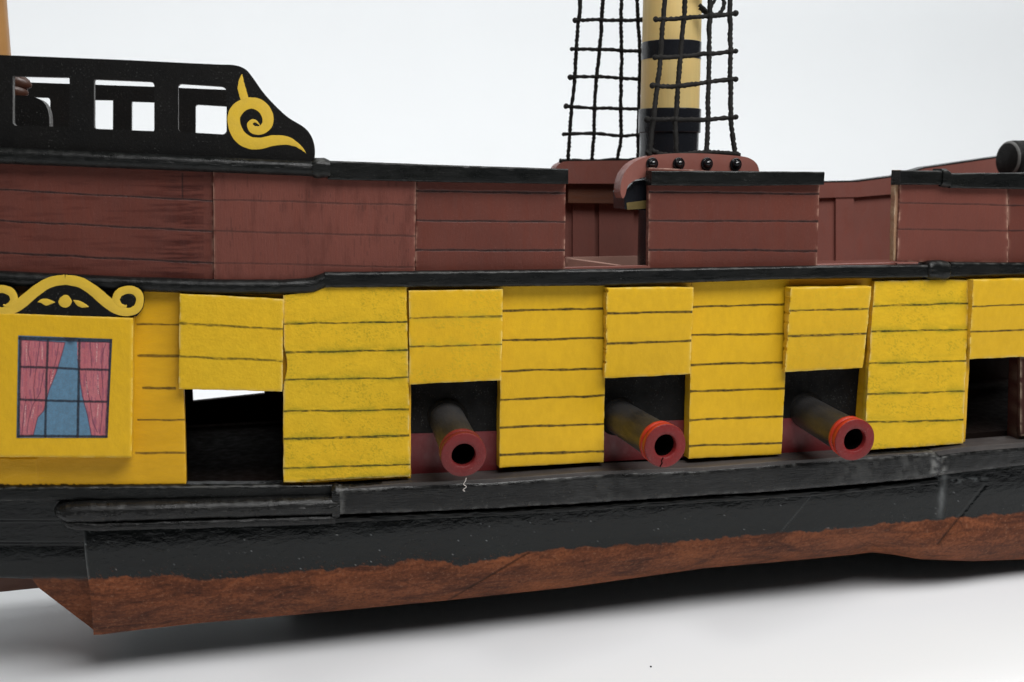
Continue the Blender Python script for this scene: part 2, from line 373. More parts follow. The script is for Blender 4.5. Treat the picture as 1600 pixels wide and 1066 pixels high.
# paint layers told apart by the attribute 'paint' on the lower hull (1 = black coat, also set underneath to deepen the shadow, 0 = stained wood)
def hull_mat():
    m, N, L, B = nt('lower_hull_paint')
    tc = N.new('ShaderNodeTexCoord').outputs['Object']
    st = nmap(N, L, tc, (.32, .7, 1.2)); 
    n1 = nnoise(N, L, st, 90, 7, .68, .6); n2 = nnoise(N, L, tc, 420, 5, .7); n3 = nnoise(N, L, nmap(N, L, tc, (.5, .5, 1)), 28, 4, .6, .4)
    c = nmix(N, L, nramp(N, L, n1, .36, .62), (.060, .020, .011), (.21, .066, .027))
    c = nmix(N, L, nramp(N, L, n3, .5, .72, 0, .65), c, (.27, .085, .030))
    c = nmix(N, L, nramp(N, L, n2, .48, .64, 0, .5), c, (.035, .013, .008))
    c = nmix(N, L, nramp(N, L, n2, .43, .30, 0, .6), c, (.27, .14, .085))
    c = nmix(N, L, nattr(N, 'ink'), c, (.012, .007, .005))
    k = nmix(N, L, nramp(N, L, n3, .4, .7), (.003, .004, .004), (.005, .0065, .0065))
    dn = nnoise(N, L, tc, 1100, 2, .6)
    k = nmix(N, L, nramp(N, L, dn, .70, .76, 0, .6), k, (.14, .14, .13))
    k = nmix(N, L, nattr(N, 'scuff_highlight'), k, (.17, .18, .18))
    col = nmix(N, L, nattr(N, 'paint'), c, k); L.new(col, B.inputs['Base Color'])
    rb = nramp(N, L, n3, .3, .7, .10, .26)
    r = N.new('ShaderNodeMix'); r.data_type = 'FLOAT'; L.new(nattr(N, 'paint'), r.inputs[0]); r.inputs[2].default_value = .6; L.new(rb, r.inputs[3])
    L.new(r.outputs[0], B.inputs['Roughness']); sp = N.new('ShaderNodeMapRange'); L.new(nattr(N, 'paint'), sp.inputs[0]); sp.inputs[3].default_value = .12; sp.inputs[4].default_value = .27; L.new(sp.outputs[0], B.inputs['Specular IOR Level'])
    rip = nnoise(N, L, nmap(N, L, tc, (.5, 1, 1.1)), 330, 4, .55, .5)
    b0 = N.new('ShaderNodeBump'); b0.inputs['Strength'].default_value = .30; b0.inputs['Distance'].default_value = .0011; L.new(rip, b0.inputs['Height'])
    b1 = N.new('ShaderNodeBump'); b1.inputs['Strength'].default_value = .35; b1.inputs['Distance'].default_value = .0005; L.new(n2, b1.inputs['Height'])
    L.new(b0.outputs[0], b1.inputs['Normal']); L.new(b1.outputs[0], B.inputs['Normal'])
    return m
m_hull = hull_mat()

def vc_mat():
    m, N, L, B = nt('painted_picture')
    tc = N.new('ShaderNodeTexCoord').outputs['Object']
    f = nnoise(N, L, tc, 1300, 3, .6)
    c = nmix(N, L, nramp(N, L, f, .35, .7, 0, .35), nattr(N, 'tint', 'Color'), (.10, .09, .10))
    L.new(c, B.inputs['Base Color']); B.inputs['Roughness'].default_value = .55; B.inputs['Specular IOR Level'].default_value = .12
    b = N.new('ShaderNodeBump'); b.inputs['Strength'].default_value = .3; b.inputs['Distance'].default_value = .0003; L.new(f, b.inputs['Height']); L.new(b.outputs[0], B.inputs['Normal'])
    return m
m_pic = vc_mat()

def sweep_mat():
    m, N, L, B = nt('white_paper')
    tc = N.new('ShaderNodeTexCoord').outputs['Object']
    f = nnoise(N, L, tc, 4, 3); c = nmix(N, L, nramp(N, L, f, .3, .7), (.83, .845, .86), (.84, .855, .87)); L.new(c, B.inputs['Base Color'])
    B.inputs['Roughness'].default_value = .55; B.inputs['Specular IOR Level'].default_value = .25
    fb = nnoise(N, L, tc, 900, 3); b = N.new('ShaderNodeBump'); b.inputs['Strength'].default_value = .08; b.inputs['Distance'].default_value = .0003; L.new(fb, b.inputs['Height']); L.new(b.outputs[0], B.inputs['Normal'])
    return m

# ------------------------------------------------------------------ setting: one paper sweep, table and background in one
prof = [(-125, 0), (150, 0)]
for a in np.linspace(0, 90, 24)[1:]: prof.append((150+80*math.sin(math.radians(a)), 80-80*math.cos(math.radians(a))))
prof += [(230, 320)]
V = [(x+ORG[0], y+ORG[1], z+ORG[2]) for x in (-350, 350) for (y, z) in prof]; n = len(prof)
bd = mesh_obj('backdrop', V, [(i, i+1, n+i+1, n+i) for i in range(n-1)], sweep_mat(), smooth=True)
bd['kind'] = 'structure'

# ------------------------------------------------------------------ the ship
ship = bpy.data.objects.new('model_ship', None); COL.objects.link(ship); ship.empty_display_size = .05
ship['label'] = 'wooden model sailing ship with yellow gun deck, red-brown bulwarks and black rails on white paper'
ship['category'] = 'model ship'

# --- lower hull
bx = [145, 300, 480, 700, 887, 1100, 1250, 1330, 1362, 1400, 1440, 1520, 1600, 1850]
by = [992, 975, 959, 938, 918, 888, 875, 867, 863, 867, 874, 877, 874, 860]
lx = [130, 250, 330, 450, 520, 560, 610, 640, 690, 720, 760, 850, 1000, 1100, 1300, 1430, 1600, 1850]
ly = [905, 900, 906, 893, 890, 885, 884, 874, 876, 884, 875, 860, 850, 843, 827, 815, 800, 775]
xs = np.arange(131, 1851, 2.2); NV = 110
v = np.linspace(0, 1, NV)[:, None]
xx = xs[None, :]+0*v
top = np.interp(xs, [130, 523, 1100, 1460, 1850], [775, 770, 745, 715, 690])[None, :]
bot = np.interp(xs, bx, by)[None, :]
pyy = top+(bot-top)*v
pxx = xx+ (15*sst(830, 993, pyy))*np.exp(-(xx-131)/60)     # raked rear edge
bulge = .6*np.exp(-((xx-1500)/75)**2)*sst(.55, .9, v)-.5*np.exp(-((xx-1365)/35)**2)*sst(.7, .95, v)
flare = np.interp(xx, [130, 500, 900, 1850], [.62, .55, .35, .3])
D = .45-flare*sst(0, .42, v)+.2*v+2.3*np.maximum(0, (v-.55)/.45)**2.6 - bulge + .05*(fbm(xx/60, pyy/30, 2)-.5)+.02*(fbm(xx/14, pyy/9, 5)-.5)
lineY = np.interp(xx, lx, ly)+7*(fbm(xx/16, xx*0, 8)-.5)+5*(fbm(xx/5, pyy/4, 9)-.5)
pnt = 1-sst(-1.3, 1.6, pyy-lineY)
pnt = pnt*(1-.6*sst(.66, .78, fbm(xx/3.5, pyy/2.5, 77))*np.exp(-np.abs(pyy-lineY)/7)*(xx < 800))
ink = np.zeros_like(pyy)
def scratch(x0, y0, x1, y1, wd, st):
    global ink
    t = np.clip(((xx-x0)*(x1-x0)+(pyy-y0)*(y1-y0))/((x1-x0)**2+(y1-y0)**2), 0, 1)
    d = np.hypot(xx-(x0+t*(x1-x0)), pyy-(y0+t*(y1-y0)))
    ink = np.maximum(ink, st*(1-sst(wd*.4, wd+1, d)))
scratch(826, 864, 700, 938, 1.0, .75); scratch(1540, 758, 1465, 850, 1.4, .8); scratch(500, 959, 1100, 868, 0.3, .0)
for k in range(26):
    x0 = 300+k*50+20*random.Random(k).random(); scratch(x0, float(np.interp(x0, bx, by))-random.Random(k+50).random()*40-4, x0+random.Random(k+9).random()*60, float(np.interp(x0+40, bx, by))-random.Random(k+70).random()*40-4, .5, .35)
D += .06*(ink > .4)
scf = .8*np.exp(-((xx-1476+.12*(pyy-740))/5)**2)*(1-sst(770, 830, pyy))*fbm(xx/3, pyy/12, 4)+.9*np.exp(-((pyy-(752-.09*(xx-1490)))/3.2)**2)*sst(1482, 1490, xx)*(1-sst(1515, 1560, xx))*sst(.4, .7, fbm(xx/6, pyy/3, 6))  # pale stain streak, plus white highlights painted around the wale joint
scf = scf+.55*(1-sst(.5, 3.2, pxx-131-(15*sst(830, 993, pyy))))*(.4+.6*fbm(pyy/6, pyy*0, 3))
scf = scf+.9*sst(.80, .86, fbm(xx/2.2, pyy/2.2, 41))
scf = np.clip(scf+.35*(1-sst(.0, 1.0, np.abs((xx-1255)+(pyy-790)*.85)))*((pyy > 775) & (pyy < 860)), 0, 1)
near = P(pxx, pyy, D)
rows = [near]
e = near[-1]
for (dy, dz) in ((.8, -.25), (2.0, -.45), (4.5, -.6), (6.9, -.7)):
    q = e.copy(); q[:, 1] = np.maximum(q[:, 1]+dy, 0) if dy < 6.9 else 9.75; q[:, 2] = q[:, 2]+dz; rows.append(q[None])
half = np.concatenate(rows, 0); mir = half[::-1][1:].copy(); mir[..., 1] = 19.5-mir[..., 1]
full = np.concatenate([half, mir], 0)
R, Cn = full.shape[:2]
pad = np.zeros((R-NV, Cn)); pad1 = np.ones((R-NV, Cn)); pad1[-NV:] = pnt[::-1]  # unseen underside coloured black so the shadow below stays dark
att = {'paint': np.vstack([pnt, pad1]).ravel(), 'ink': np.vstack([ink, pad]).ravel(), 'scuff_highlight': np.vstack([scf, pad]).ravel()}
V = full.reshape(-1, 3); f = grid_faces(R, Cn).tolist()
i0 = [r*Cn for r in range(R)]; i1 = [r*Cn+Cn-1 for r in range(R)]
nb = len(V); V = np.vstack([V, V[i0], V[i1]])
f += [list(range(nb, nb+R)), list(range(nb+R, nb+2*R))]
for k in att: att[k] = np.concatenate([att[k], att[k][i0], att[k][i1]])
mesh_obj('lower_hull', V, f, m_hull, ship, att, smooth=[True]*(len(f)-2)+[False]*2)
zb = float(P(400, 965, 2.5)[2])
XL, XR = float(P(-250, 600, 0)[0]), float(P(1850, 600, 0)[0])
X130 = float(P(140, 900, 0)[0])
box('keel', X130+12, XR-6, 11.0, 12.0, ORG[2]+.02, zb-.3, m_in, ship)  # keel coloured near black to sink into the hull's shadow

# --- stern run, left of the hull block: black counter with mouldings, red tuck below
xs = np.arange(-250, 150, 3.); vv = np.linspace(0, 1, 90)[:, None]; xx = xs[None, :]+0*vv
bot = np.interp(xs, [-250, 0, 50, 62, 147], [900, 903, 905, 920, 985])[None, :]
pyy = 752+(bot-752)*vv
D = .5+(150-xx)*.006+.5*sst(812, 816, pyy)+.35*sst(846, 851, pyy)-.12*np.sin(np.clip((pyy-851)/52, 0, 1)*3.1416)+.02*fbm(xx/12, pyy/9, 3)
D += 2.5*np.maximum(0, pyy-900)/80
pb = 1-sst(-1.5, 2, pyy-(904+5*(fbm(xx/14, xx*0, 4)-.5)+(xx < 40)*2))
G = P(xx, pyy, D); Gm = G[::-1].copy(); Gm[..., 1] = 19.5-Gm[..., 1]
G2 = np.concatenate([G, Gm], 0); R, Cn = G2.shape[:2]; V = G2.reshape(-1, 3); f = grid_faces(R, Cn, wrap=False).tolist()
i0 = [r*Cn for r in range(R)]; f += [i0]
mesh_obj('stern_counter', V, f, m_hull, ship, {'paint': np.concatenate([pb, pb[::-1]], 0).ravel()}, smooth=[True]*(len(f)-1)+[False])
plate('stern_post', [(-120, 860), (75, 855), (72, 918), (40, 921), (-120, 938)], 7.5, 3.0, m_cap, ship)

# --- inside: decks, far side
def zat(py, Y=0.): return float(P(400, py, Y)[2])
zdeck = zat(472); zfloor = zat(765)
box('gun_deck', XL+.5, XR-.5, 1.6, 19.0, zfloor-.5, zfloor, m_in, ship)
box('main_deck', XL+.5, XR-.5, .9, 19.0, zdeck-.5, zdeck, m_redin, ship)
# far side wall with its own gun port, seen through the near empty port
def far_rect(x0, y0, x1, y1, Y): return [(x0, y0), (x1, y0), (x1, y1), (x0, y1)]
YF = 19.0
a = P(-100, 500, YF); 
ztopf = zdeck+.0
pl = P([298, 411, 411, 298], [560, 560, 616, 628], [YF]*4)
xa, xb = float(pl[0][0]), float(pl[1][0]); zt_ = float(pl[0][2])
outer = [(XL, ztopf), (XR, ztopf), (XR, zfloor-.5), (XL, zfloor-.5)]
hole = [(xa, zt_), (xb, zt_), (xb, float(pl[2][2])), (xa, float(pl[3][2]))]
def plate_w(name, outer, holes, Y, th, mat, parent):
    loops = [outer]+holes; flat = np.array([(p[0], Y, p[1]) for l in loops for p in l]); n = len(flat)
    tri = tessellate_polygon([[Vector((p[0], p[1], 0)) for p in l] for l in loops])
    back = flat.copy(); back[:, 1] += th
    faces = [list(t) for t in tri]+[[i+n for i in t[::-1]] for t in tri]; off = 0
    for l in loops:
        k = len(l)
        for i in range(k): faces.append([off+i, off+(i+1) % k, off+(i+1) % k+n, off+i+n])
        off += k
    return mesh_obj(name, np.vstack([flat, back]), faces, mat, parent)
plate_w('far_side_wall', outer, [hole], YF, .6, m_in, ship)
# far bulwark: inner face and its cap board
bw = [(-250, 300), (860, 284), (1290, 284), (1340, 283), (1400, 275), (1445, 262), (1575, 243), (1850, 225)]
zz = [P(x, y, YF) for x, y in bw]
outer = [(float(p[0]), float(p[2])) for p in zz]
outer[0] = (XL, outer[0][1]); outer = outer+[(outer[-1][0], zdeck-.4), (XL, zdeck-.4)]
plate_w('far_bulwark', outer, [], YF, .6, m_redin, ship)
capst = [(845, 284, 318), (1003, 284, 318), (1060, 284, 316), (1290, 285, 309), (1340, 284, 308), (1400, 276, 303), (1445, 263, 296), (1575, 244, 278), (1850, 226, 262)]
s_ = np.array(capst, float); x_ = np.arange(845, 1850, 5.)
tp = P(x_, np.interp(x_, s_[:, 0], s_[:, 1])+.6, np.full(len(x_), 18.6)); bt = P(x_, np.interp(x_, s_[:, 0], s_[:, 2]), np.full(len(x_), 18.6))
tb = tp.copy(); tb[:, 1] = 18.98; bb = bt.copy(); bb[:, 1] = 18.98
V = np.stack([tp, bt, bb, tb], 1).reshape(-1, 3)
mesh_obj('far_cap_board', V, grid_faces(len(x_), 4, wrap=True).tolist()+[[0, 1, 2, 3]], m_redin, ship)
tt = tp.copy(); tt[:, 2] += .02; t2 = tt.copy(); t2[:, 2] += .12; t3 = t2.copy(); t3[:, 1] = 19.75; t4 = tt.copy(); t4[:, 1] = 19.75
mesh_obj('far_rail', np.stack([tt, t2, t3, t4], 1).reshape(-1, 3), grid_faces(len(x_), 4, wrap=True).tolist(), m_blk, ship)
for (x0, x1) in ((895, 929), (936, 990), (1040, 1090), (1306, 1334), (1480, 1510)):
    plate('bulwark_frame', [(x0, 300), (x1, 300), (x1, 425), (x0, 425)], 18.72, .26, m_redin, ship)
# brown beam under the far channel
plate('shelf_board', [(888, 283), (1040, 283), (1040, 319), (888, 317)], 17.9, .65, m_cap, ship)
# hatch coaming on deck
cm = P([897, 1012, 1012, 897], [409, 409, 409, 409], [9, 9, 12, 12])
z1 = float(P(950, 404, 15)[2])
def bar(name, a, b, wd, z0, z1, mat):
    a = np.array(a); b = np.array(b); t = (b-a)/np.linalg.norm(b-a); nn = np.array([-t[1], t[0]])*wd/2
    pts = [a-nn, b-nn, b+nn, a+nn]
    V = [(p[0], p[1], z) for z in (z0, z1) for p in pts]
    return mesh_obj(name, V, [(0, 1, 2, 3), (4, 5, 6, 7), (0, 1, 5, 4), (1, 2, 6, 5), (2, 3, 7, 6), (3, 0, 4, 7)], mat, ship)
za = float(P(900, 402, 16)[2])
pA = P(884, 402, 16); pB = P(1010, 400, 16); pC = P(965, 411, 9)
bar('hatch_coaming', pA[:2], pB[:2], .5, zdeck+.01, za, m_pale)
bar('hatch_coaming', (pA[0]+.2, 15.5), (pC[0], 8.6), .5, zdeck+.01, za-.05, m_pale)
bar('hatch_coaming', (pC[0]-2, 8.2), (pC[0]+8, 8.2), .5, zdeck+.01, za-.08, m_pale)

# --- gun deck side: base boards (each between two ports), lintels behind the lids
base = slab('side_board', [(-250, 430), (283, 443), (291, 757), (-250, 768)], 0, .9, m_yel_s, ship, wob=.4,
            lines=[(507, 507, 1.0, .9, 214, 400), (556, 556, 2.0, .85, 214, 400), (607, 607, 1.6, .9, 222, 276), (656, 656, 1.0, .9, 214, 400), (708, 708, 1.3, .85, 212, 400)], step=(2.2, 1.3), wear=.3,
            extra=lambda px, py, D, i, w, s: (D-.05*((px < 58) & (py > 716)), np.maximum(i, 1.0*(1-sst(0, 2.5, 757-py+3*vn(px/4, px*0, 3)))), w, s))
slab('lintel', [(283, 443), (447, 440), (447, 600), (286, 600)], 0.02, .9, m_yel_s, ship, wear=0, step=(4, 4))
slab('side_board', [(443, 440), (642, 440), (642, 747), (443, 757)], 0.02, .9, m_yel_s, ship, wear=.3, step=(3, 3))
slab('lintel', [(642, 440), (784, 440), (781, 592), (642, 592)], 0.03, .9, m_yel_s, ship, wear=0, step=(4, 4))
slab('side_board', [(784, 438), (947, 434), (943, 722), (780, 731)], 0, .9, m_yel, ship,
     lines=[(486, 482), (532, 528), (580, 576), (625, 618), (668, 662), (711, 705, 1.7)], wear=.5)
slab('lintel', [(947, 436), (1081, 436), (1078, 582), (945, 584)], 0.03, .9, m_yel_s, ship, wear=0, step=(4, 4))
slab('side_board', [(1081, 434), (1234, 430), (1221, 710), (1076, 717)], 0, .9, m_yel, ship,
     lines=[(480, 475), (524, 522), (570, 566), (612, 607), (657, 650), (697, 692)], wear=.5)
slab('lintel', [(1234, 432), (1364, 430), (1348, 572), (1228, 574)], 0.03, .9, m_yel_s, ship, wear=0, step=(4, 4))
slab('side_board', [(1364, 430), (1522, 426), (1508, 690), (1344, 703)], 0.02, .9, m_yel_s, ship, wear=.3, step=(3, 3))
slab('lintel', [(1522, 426), (1850, 418), (1850, 545), (1514, 553)], 0.03, .9, m_yel_s, ship, wear=0, step=(4, 4))
slab('side_board', [(1594, 553), (1850, 545), (1850, 672), (1590, 686)], 0.02, 1.2, m_door, ship, wear=.3, step=(4, 4))

def topcut(px, py, u, v):
    t = np.interp(px, [443, 465, 487, 500, 634, 645], [14, 11, 3, 0, 0, 6])
    py = py+t*np.exp(-(py-448)/10*(1))*(v < .5)
    px = px+6*np.exp(-((py-570)/22)**2)*np.exp(-(px-443)/4)
    return px, py
slab('proud_panel', [(443, 448), (635, 448), (641, 744), (443, 754)], -.5, .5, m_yel_m, ship, pxfun=topcut, wob=1.3, smudge=.75, relief=.02,
     lines=[(506, 503, 1.1), (551, 547, 1.2), (594, 590, 1.0), (643, 640, 1.2), (686, 681, 1.5), (732, 726, 1.1), (752, 743, .8, .6, 470, 600)])
slab('proud_panel', [(1366, 439), (1514, 437), (1505, 693), (1350, 703)], -.45, .45, m_yel_m, ship, wob=1.3, smudge=.7, relief=.02,
     lines=[(479, 474, 1.2), (519, 515, 1.1), (568, 564, 1.0), (616, 611, 1.1), (660, 656, 1.2)])
slab('proud_panel', [(1594, 558), (1850, 545), (1850, 665), (1594, 682)], -.35, .35, m_door, ship, wear=.4, step=(4, 4))

# port lids
lids = [([(281, 459), (443, 468), (441, 612), (279, 608)], [(505, 515, 1.5, .85), (557, 564, 1.5, .85)], 0.1),
        ([(639, 454), (786, 452), (783, 594), (640, 601)], [(497, 494, 1.2, .8), (542, 538, 1.0, .9)], 0.45),
        ([(948, 450), (1084, 449), (1078, 585), (945, 591)], [(490, 487, 1.6), (537, 532, 1.4)], 0),
        ([(1236, 450), (1362, 448), (1348, 575), (1226, 581)], [(486, 482, 1.3), (526, 521, 1.5)], .2),
        ([(1521, 438), (1850, 428), (1850, 548), (1514, 561)], [(479, 466, .9), (519, 505, .9)], 0)]
for i, (q, ln, sm) in enumerate(lids):
    dt = (-.75, -.6, -.95, -1.1, -1.1)[i]
    slab('port_lid', q, (dt, -.6), .45 if i < 2 else .6, (m_yel_m, m_yel, m_yel, m_yel, m_yel)[i], ship, lines=ln, wob=1.0, smudge=sm, tear=(0, 0, 1.0, .8, .4)[i], relief=.018)

# port backings with a hole for the gun: black above, dark red below
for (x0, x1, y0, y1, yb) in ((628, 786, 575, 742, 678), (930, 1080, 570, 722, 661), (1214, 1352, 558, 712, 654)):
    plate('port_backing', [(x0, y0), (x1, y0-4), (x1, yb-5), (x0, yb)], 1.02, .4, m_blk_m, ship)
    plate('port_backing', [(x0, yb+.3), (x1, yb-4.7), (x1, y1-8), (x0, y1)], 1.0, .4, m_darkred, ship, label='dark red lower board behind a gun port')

# ledge and wale
def ledge(name, st, Yf, Yb, mat, parent):
    s = np.array(st, float); x = np.arange(s[0, 0], s[-1, 0], 4.); y = np.interp(x, s[:, 0], s[:, 1])
    A = P(x, y, np.full(len(x), Yf)); rowsl = []
    for (yy, dz) in ((Yf, 0), (Yf, .06), (Yf+.05, .09), ((Yf+Yb)/2, .1), (Yb, .11), (Yb, -.3), (Yf, -.3)):
        q = A.copy(); q[:, 1] = yy; q[:, 2] += dz-.1; q[:, 2] += .03*(fbm(x/12, x*0+yy*3, 5)-.5); rowsl.append(q)
    V = np.stack(rowsl, 1).reshape(-1, 3)
    return mesh_obj(name, V, grid_faces(len(x), 7, wrap=True).tolist()+[list(range(7))], mat, parent)
ledge('ledge', [(545, 762), (643, 754), (779, 748), (938, 736), (1100, 730), (1225, 720), (1455, 706), (1500, 699), (1600, 691), (1850, 672)], -.9, .98, m_ledge, ship)
sweep('wale', [(521, 763, 807, -1.0), (643, 756, 803, -1.0), (779, 751, 797, -1.0), (938, 738, 788, -1.0), (1100, 732, 777, -1.0), (1225, 722, 770, -1.0), (1440, 707, 751, -1.05), (1462, 706, 748, -1.1), (1470, 709, 745, -.85)],
      m_wale, ship, dback=.5, rnd=.22, wob=.035, step=2, spots=((1460, 7, .6), (1425, 30, .16), (1340, 45, .10), (945, 60, .08), (532, 5, .4)))
sweep('wale', [(1470, 708, 745, -.8), (1486, 706, 743, -.95), (1600, 696, 730, -.95), (1850, 676, 705, -.95)], m_wale, ship, dback=.5, rnd=.25, wob=.04, step=2, spots=((1474, 5, .7),))
sweep('wale_lower_edge', [(523, 808, 817), (779, 798, 807), (938, 789, 797), (1100, 778, 786), (1300, 766, 774), (1466, 749, 756)], m_blk, ship, dfront=-.35, dback=.5, rnd=.3, wob=.04)
sweep('round_moulding', [(80, 792, 821), (140, 789, 821), (300, 786, 815), (520, 779, 808), (534, 776, 809)], m_wale, ship, dfront=-1.2, dback=.6, rnd=.49, wob=.03, nose=36, noser=6)
sweep('lower_moulding', [(92, 812, 829), (150, 818, 832), (300, 813, 828), (524, 806, 821)], m_wale, ship, dfront=-.95, dback=.6, rnd=.45, wob=.03, nose=30)
sweep('upper_wale', [(-250, 762, 785), (0, 761, 785), (290, 759, 783), (523, 757, 779)], m_blk, ship, dfront=-.35, dback=.6, rnd=.25, wob=.03)
sweep('wale_joint', [(519, 766, 812), (526, 760, 815), (531, 762, 812)], m_wale, ship, dfront=-1.12, dback=.5, rnd=.3, wob=.08, step=2)

# --- mid rail
sweep('mid_rail', [(-250, 418, 440), (0, 425, 448), (200, 434, 456), (333, 438, 461), (440, 438, 461), (478, 436, 460), (490, 434, 459), (510, 426, 451)], m_blk, ship, dfront=-.75, dback=.3, rnd=.46, wob=.02)
sweep('mid_rail', [(508, 426, 450), (700, 424, 449), (960, 421, 447), (1220, 417, 437), (1300, 416, 436), (1452, 414, 434)], m_blk, ship, dfront=-.75, dback=.5, rnd=.2, wob=.018)
sweep('rail_joint', [(1451, 411, 434), (1460, 408, 438), (1478, 408, 438), (1490, 411, 436)], m_blk, ship, dfront=-.95, dback=.4, rnd=.35, wob=.06, step=2, noser=6, nose=5)
sweep('mid_rail', [(1486, 410, 434), (1600, 411, 430), (1850, 400, 418)], m_blk, ship, dfront=-.75, dback=.5, rnd=.2, wob=.02)
# pale sill seen in the gaps
for (x0, x1, y) in ((883, 1016, 418.5), (1276, 1402, 414)):
    p0 = P(x0, y, 0); p1 = P(x1, y-1, 0)
    box('gap_sill', float(p0[0]), float(p1[0]), .0, .55, float(min(p0[2], p1[2]))-.5, float(p0[2]), m_chan, ship)

# --- red bulwark boards
GR = .032
slab('bulwark_board', [(-250, 238), (333, 262), (334, 446), (-250, 426)], 0, .5, m_red, ship, groove=GR, wob=.4, step=(2, 1.05), wear=.8,
     lines=[(283.2, 314.2, 1.0), (333.2, 361.5, 1.1), (383, 411.5, 1.2)], vline=[(285, 270, 311, 1.2)],
     extra=lambda px, py, D, i, w, s: (D, i, w, np.maximum(s, .75*sst(.46, .6, fbm(px/45, py/3.2, 61))*np.exp(-((px-285)/42)**2)*(px < 318)+.35*sst(.5, .68, fbm(px/60, py/5, 62)))))
slab('bulwark_board', [(333, 262), (650, 272), (648, 436), (335, 446)], -.22, .7, m_red_l, ship, groove=.02, wob=.5, wear=.6,
     extra=lambda px, py, D, i, w, s: (D, np.maximum(i, .4*sst(.80, .88, vn(px/1.1, py/18, 71))*sst(.5, .6, fbm(px/30, py/25, 72))), w, .28*sst(.5, .75, fbm(px/12, py/40, 73))),
     lines=[(312, 320.5, 1.0, .8), (361, 369, 1.1, .8), (411, 418, 1.0, .7)])
slab('bulwark_board', [(651, 276), (884, 276), (882, 432), (649, 434)], 0, .5, m_red, ship, groove=GR, wob=.5, wear=.9,
     lines=[(298, 302, 1.4), (345, 347, 1.1), (391, 391.5, 1.3)])
slab('bulwark_board', [(1014, 262), (1281, 276), (1276, 428), (1013, 430)], 0, .5, m_red, ship, groove=GR, wob=.5, wear=.9,
     lines=[(300, 303.5, 1.3), (345, 346.5, 1.1), (391, 392.5, 1.3)])
slab('bulwark_board', [(1407, 275), (1574, 280), (1575, 412), (1402, 409)], -.2, .55, m_red_l, ship, groove=.03, wob=.7, wear=1.0,
     lines=[(317, 321, .9, .9), (358, 361, .9, .9)])
slab('bulwark_board', [(1575, 275), (1850, 275), (1850, 425), (1575, 425)], -.05, .5, m_red, ship, groove=.03, wob=.4, wear=.6,
     lines=[(321, 321, .9, .9), (361, 361, .9, .9)])
slab('board_end', [(1399, 266), (1409, 266), (1405, 408), (1396, 408)], .05, .5, m_woodedge, ship, wob=1.2, wear=.8, step=(1, 1.5), label='bare wood end of a bulwark board')

# --- top rails
sweep('top_rail', [(-250, 218, 244), (0, 230, 256), (250, 241, 266), (490, 252, 276)], m_blk, ship, dfront=-.8, dback=.5, rnd=.46, wob=.018)
sweep('rail_joint', [(489, 252, 276), (494, 247, 279), (508, 247, 278), (516, 251, 276)], m_blk, ship, dfront=-.95, dback=.5, rnd=.35, wob=.06, step=2)
sweep('top_rail', [(512, 251, 281), (700, 258, 285), (888, 264, 288)], m_blk, ship, dfront=-.65, dback=.55, rnd=.1, wob=.015)
sweep('top_rail', [(1018, 267, 290), (1150, 267.5, 291), (1288, 268.5, 289)], m_blk, ship, dfront=-.5, dback=.55, rnd=.1, wob=.015)
sweep('top_rail', [(1407, 266, 289), (1480, 267, 289)], m_blk, ship, dfront=-.55, dback=.55, rnd=.12, wob=.02)
sweep('rail_joint', [(1474, 264, 291), (1482, 264, 293), (1487, 268, 293)], m_blk, ship, dfront=-.7, dback=.55, rnd=.3, wob=.05, step=2)
sweep('top_rail', [(1486, 271, 294), (1600, 270, 296), (1850, 262, 290)], m_blk, ship, dfront=-.6, dback=.55, rnd=.12, wob=.02)

# --- poop railing, near and far
def rrect(x0, x1, y0, y1, yb0, yb1, r=7, n=5, rs=(1, 1, 1, 1)):
    c = [(x0, y0, 180, 270, rs[0]), (x1, y1, 270, 360, rs[1]), (x1, yb1, 0, 90, rs[2]), (x0, yb0, 90, 180, rs[3])]
    pts = []
    for (cx, cy, a0, a1, k) in c:
        rr = r*k; ox = cx+(rr if cx == x0 else -rr); oy = cy+(rr if a0 in (180, 270) else -rr)
        for a in np.linspace(a0, a1, n): pts.append((ox+rr*math.cos(math.radians(a)), oy+rr*math.sin(math.radians(a))))
    return pts
head = [(-250, 76), (0, 86), (100, 90), (200, 94), (290, 98.5), (345, 101)]
curve = smooth_path([(345, 101), (367, 102), (383, 108), (394, 120), (415, 149), (447, 181), (475, 199), (487, 214), (492, 232), (491.5, 250)], 6)[1:]
outl = head+[tuple(p) for p in curve]+[(491, 258), (0, 236), (-250, 225)]
holes = [rrect(20, 108.5, 119, 121, 196.5, 198.5, 6, rs=(.2, .3, .3, 1)), rrect(147, 241, 124, 127.5, 201.5, 205, 7, rs=(.3, 1, .3, .6)), rrect(278.5, 354, 131, 135, 206.5, 210, 8, rs=(.6, 1.1, .8, .8)),
         rrect(-112, -22, 112, 115, 189, 193, 7)]
YP = -.15
m_edge = paint('worn_black_edge', (.05, .05, .048), (.11, .11, .105), .55, (1, 1, 1), .3, .4)
pr = plate('poop_railing', outl, YP, .55, m_blk_m, ship, holes, side=m_edge)
